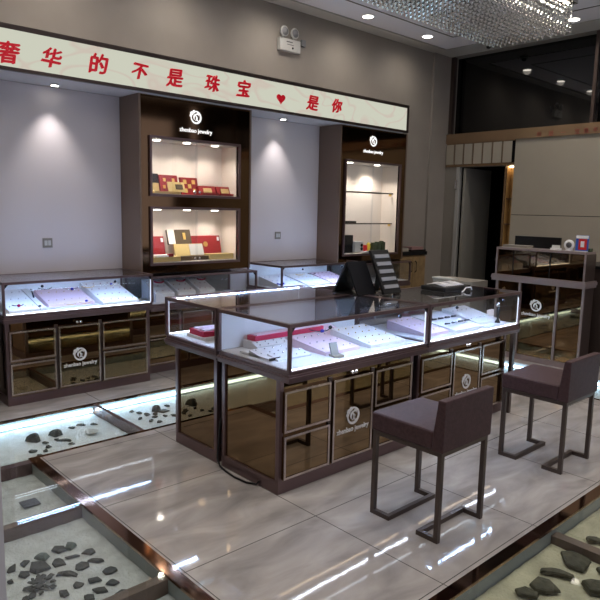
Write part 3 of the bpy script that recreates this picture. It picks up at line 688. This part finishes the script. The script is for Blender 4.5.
for i, (x, y, z, m, w) in enumerate(((1.87, 5.16, .765, 'dark_gem', 'dark blue stone ring near the front left of the far left counter'), (2.30, 5.24, .765, 'blue_gem', 'small blue stone ring before the pink board, far left counter'), (2.60, 5.38, .878, 'blue_gem', 'large blue stone ring on the right board of the far left counter'), (2.74, 5.12, .77, 'green_dark', 'green stone ring at the front right corner of the far left counter'))):
    tt = thing('ring', w, 'ring', (x, y, z), 0, 'rings in the glass counters'); MB().ball((0, 0, .004), .014, .014, .010, n=8, m=5).build('stone', m, tt); MB().tube([(.010*math.cos(a), 0, -.006+.010*math.sin(a)) for a in [2*PI*k/10 for k in range(10)]], .002, n=5, closed=True).build('band', 'gold', tt)
# island near unit
t = thing('red_tray', 'large bright red lined tray in the rear island counter', 'tray', (2.50, 3.44, .760), -.05, 'red trays in the island'); BOX(-.24, .24, -.09, .09, 0, .035).build('tray', 'magenta', t); BOX(-.22, .22, -.07, .07, .035, .042).build('lining', 'pink_velvet', t)
tray(2.40, 3.44, .30, .22, .020, .0205, 'white', 'white block under the large bright red tray of the island')
t = thing('red_tray', 'bright pink tray at the back of the near island counter', 'tray', (2.66, 3.00, .790), .02, 'red trays in the island'); BOX(-.30, .30, -.04, .04, 0, .030).build('tray', 'magenta', t); BOX(-.28, .28, -.03, .03, .030, .036).build('lining', 'pink_velvet', t)
tray(2.66, 3.00, .64, .10, .048, .049, 'white', 'white plinth under the bright pink tray, near island counter')
labs = ['step', 'board']
for i, (x, y, w, d, z) in enumerate(((2.36, 2.80, .26, .10, .035), (2.40, 2.68, .26, .10, .03), (2.44, 2.90, .26, .06, .055))):
    tray(x, y, w, d, z-.02, z, 'white_velvet', 'white ring board with small dark rings, %s row of the near island counter' % ('middle', 'front', 'rear')[i], rows=2)
t = thing('display_board', 'thin white plate with a black edge at the left of the near island counter', 'display board', (2.265, 2.80, .745), 0, 'jewelry display boards in the glass counters'); BOX(-.035, .035, -.14, .14, 0, .010).build('board', 'white', t); BOX(-.038, .038, -.146, -.14, 0, .014).build('edge', 'black', t)
tray(2.74, 2.74, .30, .34, .02, .06, 'pink_velvet', 'pale pink sloping board, centre of the near island counter', rows=3, item='silver')
tray(3.13, 2.72, .34, .36, .02, .07, 'white_velvet', 'white sloping board, right half of the near island counter', rows=4, item='gold')
tray(3.02, 2.97, .16, .14, .03, .07, 'pink_velvet', 'small pink board at the rear right of the near island counter', rows=1)
arc(2.86, 2.88, .806, .075, 'dark_gem', 'dark necklace with bright blue pendant, near island counter', gem='blue_gem', tilt=.2, rz=-.3)
t = thing('necklace_bust', 'small tan leather display chair-shaped stand in the near island counter', 'display stand', (2.63, 2.52, .7405), -.2); BOX(-.035, .035, -.03, .03, 0, .012).build('base', 'cream', t); MB().mbox(Matrix.Translation((-.01, .015, .045)) @ Matrix.Rotation(-.4, 4, 'X'), .05, .012, .075).build('back', 'cream_dim', t)
# island right unit
tray(3.68, 2.72, .26, .36, .02, .07, 'pink_velvet', 'pink sloping board at the left of the right island counter', rows=3, item='gold')
tray(4.02, 2.70, .36, .40, .02, .07, 'white_velvet', 'white sloping board with dark bracelets in the right island counter')
tray(4.41, 2.74, .32, .34, .02, .09, 'white_velvet', 'white sloping board at the far right end of the island', rows=2)
for i in range(8):
    x = 3.88+.085*(i % 4); y = 2.60+.12*(i//4)
    tag(MB().box(-.03, .03, -.006, .006, 0, .009).box(-.02, -.008, -.008, .008, .004, .012).build('bracelet', 'dark_gem', loc=(x, y, .775+.125*(y-2.5)*.9)), 'dark bracelet in the right island counter, %s from left, %s row' % (ORD[i % 4], ('front', 'back')[i//4]), 'bracelet', 'bracelets in the glass counters')
t = thing('display_figure', 'small black figure with white head at the right end of the island case', 'figurine', (4.50, 2.55, .7405), 0); MB().lathe([(.022, 0), (.018, .01), (.008, .03), (.012, .07), (.016, .10), (.007, .125)], n=12).build('body', 'black', t); MB().ball((-.01, 0, .145), .018, .016, .02).build('head', 'silver', t)
# rear unit and right wall counter
tray(3.04, 3.42, .46, .28, .02, .06, 'white_velvet', 'white sloping board in the right half of the rear island counter', rows=3)
tray(4.62, 5.32, .34, .40, .02, .10, 'white_velvet', 'white board at the left of the counter between the columns', rows=3, item='blue_gem')
tray(5.02, 5.32, .36, .40, .02, .10, 'white_velvet', 'white board in the middle of the counter between the columns', rows=4, item='gold')
tray(5.41, 5.32, .34, .40, .02, .10, 'pink_velvet', 'pink board at the right of the counter between the columns', rows=4, item='red_gem')
arc(4.50, 5.18, .775, .05, 'blue_gem', 'blue beaded necklace at the left of the counter between the columns', tilt=.3, th=.008)
arc(4.95, 5.36, .835, .06, 'gold', 'gold necklace in the middle of the counter between the columns', tilt=.3)
arc(5.15, 5.36, .835, .06, 'dark_gem', 'dark necklace right of the gold one, counter between the columns', tilt=.3)
# unlit middle counter: white pads with red gems
for i, (x, w) in enumerate(((3.06, .20), (3.30, .20), (3.54, .18))):
    tray(x, 5.34, w, .28, .08, .19, 'white_velvet', 'white pad with red jewelry in the unlit counter, %s from the left' % ORD[i], z=.701, rows=3, item='red_gem', group='white pads in the unlit counter')
    arc(x, 5.30, .872, .05, 'red_gem', 'red beaded necklace on the %s white pad of the unlit counter' % ORD[i], tilt=.4, th=.008)

# ------------------------------------------------------------------ potsherds in the pits
VR = Vector((math.cos(math.radians(42.7)), -math.sin(math.radians(42.7)))); VD = Vector((math.sin(math.radians(42.7)), math.cos(math.radians(42.7))))
def shard(x, y, a, b, seed, label, group, mat='shard', h=.012, dome=False, curve=False, z=-.088, rot=0.):
    r = random.Random(seed); n = r.choice((4, 5, 6, 7)); mb = MB(); a *= 1.08; b *= 1.08
    if curve:
        m = 7; up = []; dn = []
        for k in range(m+1):
            u = -1+2*k/m; bend = .45*(u*u-.4)
            wd = .62-.25*abs(u)+r.uniform(-.06, .06); up.append((u, bend*-1+wd)); dn.append((u, -bend-wd))
        P = up+dn[::-1]; n = len(P)
    else:
        P = []
        for k in range(n):
            an = 2*PI*(k+r.uniform(-.38, .38))/n; q = r.uniform(.68, 1.25); P.append((q*math.cos(an), q*math.sin(an)))
    def w(p, s=1.): 
        c, d = math.cos(rot), math.sin(rot); px, py = p[0]*a/2*s, p[1]*b/2*s
        px, py = px*c-py*d, px*d+py*c
        v = VR*px+VD*py; return (v.x, v.y)
    if dome:
        v = [(*w(p), 0) for p in P]+[(*w(p, .8), h*.65) for p in P]+[(*w(p, .4), h) for p in P]
        f = [(i+j*n, (i+1) % n+j*n, (i+1) % n+(j+1)*n, i+(j+1)*n) for j in range(2) for i in range(n)]+[tuple(range(2*n, 3*n)), tuple(range(n-1, -1, -1))]
    else:
        tx, ty = r.uniform(-.12, .12), r.uniform(-.12, .12)
        def zz(p): return h*(.75+tx*p[0]*2+ty*p[1]*2)+r.uniform(0, .1)*h
        v = [(*w(p), 0) for p in P]+[(*w(p, .93), zz(p)*.8) for p in P]+[(*w(p, .78), zz(p)) for p in P]
        f = [(i+j*n, (i+1) % n+j*n, (i+1) % n+(j+1)*n, i+(j+1)*n) for j in range(2) for i in range(n)]+[tuple(range(2*n, 3*n)), tuple(range(n-1, -1, -1))]
    mb._add(v, f); o = mb.build('potsherd', mat, loc=(x, y, z)); tag(o, label, 'potsherd', group); return o
G1 = 'dark potsherds on the sand of the left pit'
LP = [(1.093, 2.904, .072, .084, 'jagged dark grey potsherd in the row nearest the brown beam, left of the greenish one', {}),
 (1.151, 2.894, .060, .085, 'rounded greenish grey potsherd with a pale streak nearest the brown beam', dict(mat='shard_green', dome=True, h=.022)),
 (1.200, 2.786, .070, .050, 'small notched potsherd at the right end of the second row, below the greenish one', {}),
 (1.011, 2.889, .065, .060, 'greenish round-topped potsherd at the left of the top row', dict(mat='shard_green', dome=True, h=.018)),
 (1.122, 2.794, .062, .045, 'flat oval potsherd under the greenish one, second row of the left pit', {}),
 (.929, 2.888, .045, .055, 'small round potsherd at the far left of the top row', {}),
 (1.055, 2.788, .064, .070, 'broad flat potsherd in the middle of the second row', {}),
 (.968, 2.797, .085, .095, 'large lumpy potsherd just above the heap of shards', dict(h=.024)),
 (.895, 2.788, .062, .060, 'squarish potsherd left above the heap of shards', {}),
 (1.191, 2.698, .095, .035, 'long thin bone-shaped potsherd on the right side of the left pit', {}),
 (1.118, 2.685, .068, .075, 'stubby potsherd touching the long thin one', {}),
 (1.047, 2.671, .088, .055, 'wide boot-shaped potsherd between the heap and the long thin one', dict(curve=True)),
 (1.205, 2.568, .065, .062, 'angular potsherd below the long thin one', {}),
 (1.115, 2.543, .060, .065, 'rounded potsherd in the middle of the third row', {}),
 (1.173, 2.476, .068, .045, 'flat pointed potsherd right of the third row centre', {}),
 (1.048, 2.551, .044, .042, 'tiny oval potsherd between the heap and the third row', {}),
 (1.107, 2.458, .072, .045, 'triangular potsherd in the lowest middle row', {}),
 (.979, 2.535, .058, .048, 'round-holed potsherd just below the heap', {}),
 (1.173, 2.363, .075, .060, 'thick potsherd near the lower beam at the right', dict(h=.02)),
 (1.044, 2.439, .050, .040, 'small potsherd at the bottom middle of the left pit', {}),
 (.867, 2.878, .040, .070, 'potsherd cut by the left picture edge, upper', {}),
 (.831, 2.779, .030, .040, 'tiny potsherd by the left picture edge, middle', {}),
 (.835, 2.60, .035, .038, 'tiny potsherd by the left picture edge, lower', {})]
for i, (x, y, a, b, lab, kw) in enumerate(LP): shard(x, y, a, b, 100+i, lab, G1, **kw)
rr = random.Random(5)
for i in range(16):
    an = i*2.4; q = .060*math.sqrt(i/16)
    v = VR*(q*1.1*math.cos(an))+VD*(q*1.3*math.sin(an))
    shard(.925+v.x, 2.665+v.y, rr.uniform(.035, .055), rr.uniform(.022, .035), 300+i, 'flat dark shard lying in the heap of shards in the left pit', 'heap of shards in the left pit', h=.007, z=-.088+.0045*(3-int(i/5)), rot=an)
G2 = 'large brown-grey shards in the front pit'
for i, (x, y, a, b, lab, kw) in enumerate([(2.954, 1.175, .150, .150, 'large fan-shaped shard beside the brown beam in the front pit', dict(rot=-.5)), (2.781, 1.179, .140, .080, 'curved notched shard, second from the brown beam in front pit', dict(curve=True, rot=-.4)),
   (2.63, 1.173, .165, .120, 'broad leaf-shaped shard with pale specks, third from the brown beam', dict(rot=-.4)), (2.521, 1.208, .110, .100, 'shard at the bottom edge of the picture, furthest from the brown beam', {}),
   (2.798, 1.009, .110, .140, 'thick pointed shard with a white spot at the lower right corner', dict(h=.03)), (2.96, 1.04, .050, .09, 'thin shard at the right picture edge in the front pit', {}), (3.228, 1.187, .09, .065, 'small shard right of the brown beam in the front pit', {})]):
    shard(x, y, a, b, 500+i, lab, G2, z=-.080, mat='shard_brown', h=kw.pop('h', .018), **kw)
G3 = 'stones in the pit below the left wall counter'
BP = [(1.535, 4.45, .125, .13, 'large round-topped dark stone, left of the pair below the left counter', dict(dome=True, h=.05)), (1.70, 4.46, .105, .12, 'large round-topped dark stone, right of the pair below the left counter', dict(dome=True, h=.042)),
 (1.847, 4.53, .050, .05, 'small grey ring-like stone right of the pair of big ones', {}), (1.927, 4.55, .075, .06, 'curved grey stone in the back row of the pit below the left counter', dict(curve=True)),
 (2.01, 4.50, .08, .05, 'pale flat stone at the right end of the back row, left pit section', {}),
 (1.575, 4.348, .05, .05, 'small stone below the left big stone', {}), (1.701, 4.313, .11, .08, 'long forked stone in the middle of the pit below the left counter', dict(curve=True)), (1.664, 4.36, .04, .05, 'tiny stone just above the long forked one', {}),
 (1.714, 4.212, .06, .05, 'small stone below the long forked one', {}), (1.455, 4.245, .06, .06, 'dark stone at the front left corner of the pit below the left counter', {}), (1.52, 4.20, .04, .05, 'tiny stone right of the dark corner stone', {}),
 (1.568, 4.26, .04, .05, 'tiny stone second right of the dark corner stone', {}), (1.468, 4.15, .045, .05, 'little stone closest to the copper trim, below the left counter', {})]
for i, (x, y, a, b, lab, kw) in enumerate(BP): shard(x, y, a*.85, b*.8, 600+i, lab, G3, **kw)
bw = thing('pale_bowl', 'pale shallow bowl on the sand of the pit below the left counter', 'bowl', (1.909, 4.324, -.088)); MB().lathe([(.02, 0), (.045, .012), (.05, .02), (.043, .018), (.018, .007)], n=16).build('bowl', 'safe_grey', bw)
G4 = 'stones in the pit between left counter and island'
for i, (x, y, a, b) in enumerate([(2.552, 4.50, .09, .12), (2.381, 4.597, .044, .06), (2.415, 4.53, .05, .07), (2.679, 4.552, .074, .07), (2.59, 4.449, .11, .11), (2.50, 4.42, .048, .07), (2.435, 4.446, .054, .07), (2.456, 4.362, .048, .07), (2.53, 4.325, .044, .06), (2.392, 4.30, .048, .07), (2.43, 4.235, .051, .07), (2.60, 4.30, .06, .07), (2.35, 4.40, .038, .06)]):
    shard(x, y, a*.85, b*.8, 700+i, 'dark stone on blue-lit sand left of the island, %s counted from its back' % ORD[i], G4, dome=(i == 0), h=.045 if i == 0 else .014)
for i in range(12):
    shard(2.9+.2*i+rr.uniform(-.05, .05), 4.15+rr.uniform(0, .4), rr.uniform(.06, .11), rr.uniform(.06, .1), 800+i, 'dark stone in the lit pit behind the island, %s from its left end' % ORD[i], 'stones in the pit behind the island')
for i in range(8):
    shard(5.80+rr.uniform(0, .3), 1.9+.3*i, rr.uniform(.07, .12), rr.uniform(.07, .1), 850+i, 'dark stone in the lit pit before the mirrored counter, %s from the front' % ORD[i], 'stones in the pit before the mirrored counter')
for i in range(9):
    shard(1.5+.17*i, .62+rr.uniform(0, .28), rr.uniform(.09, .13), rr.uniform(.08, .1), 870+i, 'dark shard in the nearest row of the front pit, %s from the left' % ORD[i], G2, mat='shard_brown', h=.02)
tag(BOX(-.045, .045, -.045, .045, 0, .006).build('grey_plate', 'grey_plate', loc=(1.165, 3.482, -.085)), 'small square grey plate lying on bare sand in the left pit', 'plate')

# ------------------------------------------------------------------ chandelier
CX0, CX1, CY0, CY1, CB = 3.4, 6.43, 3.05, 3.90, 3.40
ch = thing('crystal_chandelier', 'wide rectangular ceiling chandelier of hanging crystal strands', 'chandelier', ((CX0+CX1)/2, (CY0+CY1)/2, 3.68))
cx, cy = (CX1-CX0)/2, (CY1-CY0)/2
pbr('chrome', (.55, .54, .52), .15, 1.0)
BOX(-cx-.03, cx+.03, -cy-.03, cy+.03, 0, .168).build('canopy', 'chrome', ch, bevel=.004)
def strand_mesh(seed):
    r = random.Random(seed); mb = MB(); z = -.005
    mb.box(-.0012, .0012, -.0012, .0012, -.25, 0)
    while z > -.245:
        h = .024; c = z-h; w = .0125; a = r.uniform(0, 1.5)
        v = [(w*math.cos(a+PI*k/3), w*math.sin(a+PI*k/3), c) for k in range(6)]+[(0, 0, c+h), (0, 0, c-h)]
        f = [(k, (k+1) % 6, 6) for k in range(6)]+[((k+1) % 6, k, 7) for k in range(6)]
        mb._add(v, f); z -= 2*h+.004
    c = -.268; w = .023
    v = [(w*math.cos(PI*k/4), w*math.sin(PI*k/4), c) for k in range(8)]+[(0, 0, c+.02), (0, 0, c-.022)]
    mb._add(v, [(k, (k+1) % 8, 8) for k in range(8)]+[((k+1) % 8, k, 9) for k in range(8)])
    return mb
pbr('crystal', (.60, .60, .60), .16, .8)
NXs, NYs = 46, 13; sp = []
for i in range(NXs):
    for j in range(NYs):
        x = -cx+2*cx*(i+(.5 if j % 2 else 0))/(NXs-.5); y = -cy+2*cy*j/(NYs-1); sp.append((x, y))
sp.sort(key=lambda p: (p[1] > -cy+.01, -p[0] if p[1] < -cy+.01 else 0, -(p[0])))
protos = [strand_mesh(k).build('crystal_strand', 'crystal', ch) for k in range(3)]
first = sp[:100]
for k, (x, y) in enumerate(first):
    o = protos[k] if k < 3 else protos[k % 3].copy()
    if k >= 3: COL.objects.link(o); o.parent = ch
    o.location = (x, y, 0)
mb = MB(); base = [strand_mesh(k) for k in range(3)]
for k, (x, y) in enumerate(sp[100:]):
    s = base[k % 3]; mb._add([(a+x, b+y, c) for a, b, c in s.v], s.f)
rest = mb.build('crystal_strand', 'crystal', ch); rest['kind'] = 'stuff'
BOX(-cx+.05, cx-.02, -cy+.03, -cy+.045, -.010, -.002).build('led_strip', 'led_crystal', ch)

# ------------------------------------------------------------------ ceiling fittings
def downlight(x, y, label, e=62., group='round ceiling downlights', z=CZ, r=.062, power=True):
    t = thing('ceiling_downlight', label, 'ceiling light', (x, y, z), 0, group)
    MB().lathe([(r+.018, -.001), (r+.016, -.007), (r, -.008)], n=24).build('rim', 'white', t)
    MB().lathe([(r, -.010), (r, -.0085)], n=24).build('diffuser', 'lamp_disc', t)
    if power:
        la = bpy.data.lights.new('downlight_lamp', 'SPOT'); la.energy = e; la.color = (1, .90, .78); la.spot_size = 2.9; la.spot_blend = 1.0; la.shadow_soft_size = .06
        lo = bpy.data.objects.new('downlight_lamp', la); COL.objects.link(lo); lo.location = (x, y, z-.02)
downlight(5.772, 5.19, 'bright round downlight in the ceiling band, left of the two above the signboard end', e=28)
downlight(6.931, 5.19, 'bright round downlight in the ceiling band near the far corner', e=20)
downlight(7.481, 3.532, 'bright round downlight right of the chandelier corner')
for i, (x, y) in enumerate(((4.6, 5.19), (3.4, 5.19), (2.2, 5.19), (1.0, 5.19), (7.45, 1.8), (7.45, 0.2), (1.8, 2.4), (3.2, 2.0), (4.6, 2.0), (1.8, .2), (3.6, .2), (5.4, .2), (5.6, 2.2), (.4, 3.4), (.2, 1.4), (-1, 4.2))):  # extra unseen downlights, added for the general room light
    downlight(x, y, 'extra ceiling downlight outside the picture, added to light the room', group='extra ceiling downlights outside the picture', e=32 if y == 5.19 else 66)
for i, (x, w) in enumerate(((2.185, 'left'), (4.75, 'right'))):
    t = thing('recess_spotlight', 'small round spotlight in the soffit over the %s pale wall bay' % w, 'spotlight', (x, 5.49, 2.601), 0, 'spotlights in the soffit')
    MB().lathe([(.045, -.001), (.042, -.010)], n=20).build('rim', 'white', t); MB().lathe([(.030, -.013), (.030, -.0105)], n=20).build('diffuser', 'lamp_disc', t)
    la = bpy.data.lights.new('recess_lamp', 'SPOT'); la.energy = 26; la.color = (1, .93, .90); la.spot_size = math.radians(74); la.spot_blend = .9; la.shadow_soft_size = .015
    lo = bpy.data.objects.new('recess_lamp', la); COL.objects.link(lo); lo.location = (x, 5.49, 2.58)
cam_d = thing('dome_camera', 'small dome camera on the ceiling beside the chandelier corner', 'security camera', (7.76, 4.80, CZ)); MB().lathe([(.055, 0), (.055, -.03), (.045, -.04)], n=20).build('housing', 'safe_grey', cam_d); MB().ball((0, 0, -.045), .035, .035, .03).build('lens_dome', 'black', cam_d)
# emergency light
em = thing('emergency_light', 'twin-headed emergency light box on the wall above the signboard', 'emergency light', (4.93, WY-.001, 3.37))
BOX(-.155, .155, -.055, 0, 0, .135).build('housing', 'safe_grey', em, bevel=.008)
BOX(-.06, .03, -.057, -.055, .095, .105).build('label_line', 'grey_plate', em); BOX(-.05, .05, -.057, -.055, .068, .074).build('label_line', 'grey_plate', em)
MB().lathe([(.012, 0), (.012, .003)], M=Matrix.Translation((.035, -.055, .04)) @ R_FRONT, n=12).build('indicator', 'black', em)
for x in (-.09, .065):
    hd = MB().lathe([(.03, 0), (.055, .03), (.060, .045), (.054, .05)], M=Matrix.Translation((x, -.01, .205)) @ R_FRONT, n=20).build('lamp_head', 'safe_grey', em)
    MB().lathe([(.045, .0), (.045, .003)], M=Matrix.Translation((x, -.060, .205)) @ R_FRONT, n=20).build('lens', 'grey_velvet', hd)
MB().box(-.10, -.08, -.03, -.01, .134, .16).box(.055, .075, -.03, -.01, .134, .16).build('bracket', 'safe_grey', em)
tag(MB().box(-.03, .03, -.03, 0, 0, .07).build('wall_socket', 'grey_velvet', loc=(5.16, WY-.001, 3.47)), 'small dark socket on the wall beside the emergency light', 'socket')
for x, z, w in ((2.13, 1.252, 'left'), (4.82, 1.287, 'right')):
    t = thing('wall_switch', 'small square switch plate on the %s pale wall bay above the counter' % w, 'switch', (x, WY-.013, z-.04), 0, 'switch plates on the pale wall bays'); BOX(-.042, .042, -.008, 0, 0, .084).build('plate', 'cream_dim', t); MB().box(-.028, -.003, -.011, -.008, .02, .064).box(.003, .028, -.011, -.008, .02, .064).build('rocker', 'safe_grey', t)

# warm-lit showcase on the wall behind the camera side (unseen, added to warm the reflections in the bronze mirrors)
ws = thing('reflection_showcase', 'unseen warm lit wall showcase added across the room for the mirror reflections', 'display cabinet', (-2.0, 3.0, 0))
MB().box(0, .35, -1.2, 1.2, 0, .9).box(0, .35, -1.2, 1.2, 1.9, 2.1).box(0, .35, -1.25, -1.2, 0, 2.1).box(0, .35, 1.2, 1.25, 0, 2.1).build('body', 'bronze_dark', ws); BOX(.01, .03, -1.2, 1.2, .9, 1.9).build('back_panel', 'gold_wall', ws); BOX(.10, .16, -1.15, 1.15, 1.88, 1.895).build('led_strip', 'led_warm', ws)

# ------------------------------------------------------------------ camera, world, view
w = bpy.data.worlds.new('World'); scn.world = w; w.use_nodes = True
w.node_tree.nodes['Background'].inputs[0].default_value = (.55, .52, .60, 1); w.node_tree.nodes['Background'].inputs[1].default_value = 1.2  # fill glow that enters through the added storefront
cd = bpy.data.cameras.new('Camera'); cd.sensor_width = 36; cd.sensor_fit = 'HORIZONTAL'; cd.lens = 36*627.1/600; cd.clip_start = .05
co = bpy.data.objects.new('Camera', cd); COL.objects.link(co); scn.camera = co
p, ro, y = map(math.radians, (8.239, 1.265, 42.702))
fw = Vector((math.sin(y)*math.cos(p), math.cos(y)*math.cos(p), -math.sin(p))); rt = Vector((math.cos(y), -math.sin(y), 0)); up = rt.cross(fw)
rt2 = rt*math.cos(ro)+up*math.sin(ro); up2 = -rt*math.sin(ro)+up*math.cos(ro)
co.matrix_world = Matrix(((rt2.x, up2.x, -fw.x, 0), (rt2.y, up2.y, -fw.y, 0), (rt2.z, up2.z, -fw.z, 1.6), (0, 0, 0, 1)))
vs = scn.view_settings; vs.view_transform = 'Standard'; vs.look = 'None'; vs.exposure = 0; vs.gamma = 1; vs.use_curve_mapping = False
scn.cycles.max_bounces = 10; scn.cycles.transparent_max_bounces = 24; scn.cycles.glossy_bounces = 6
scn.cycles.sample_clamp_indirect = 4; scn.cycles.use_denoising = True; scn.cycles.caustics_reflective = False; scn.cycles.caustics_refractive = False
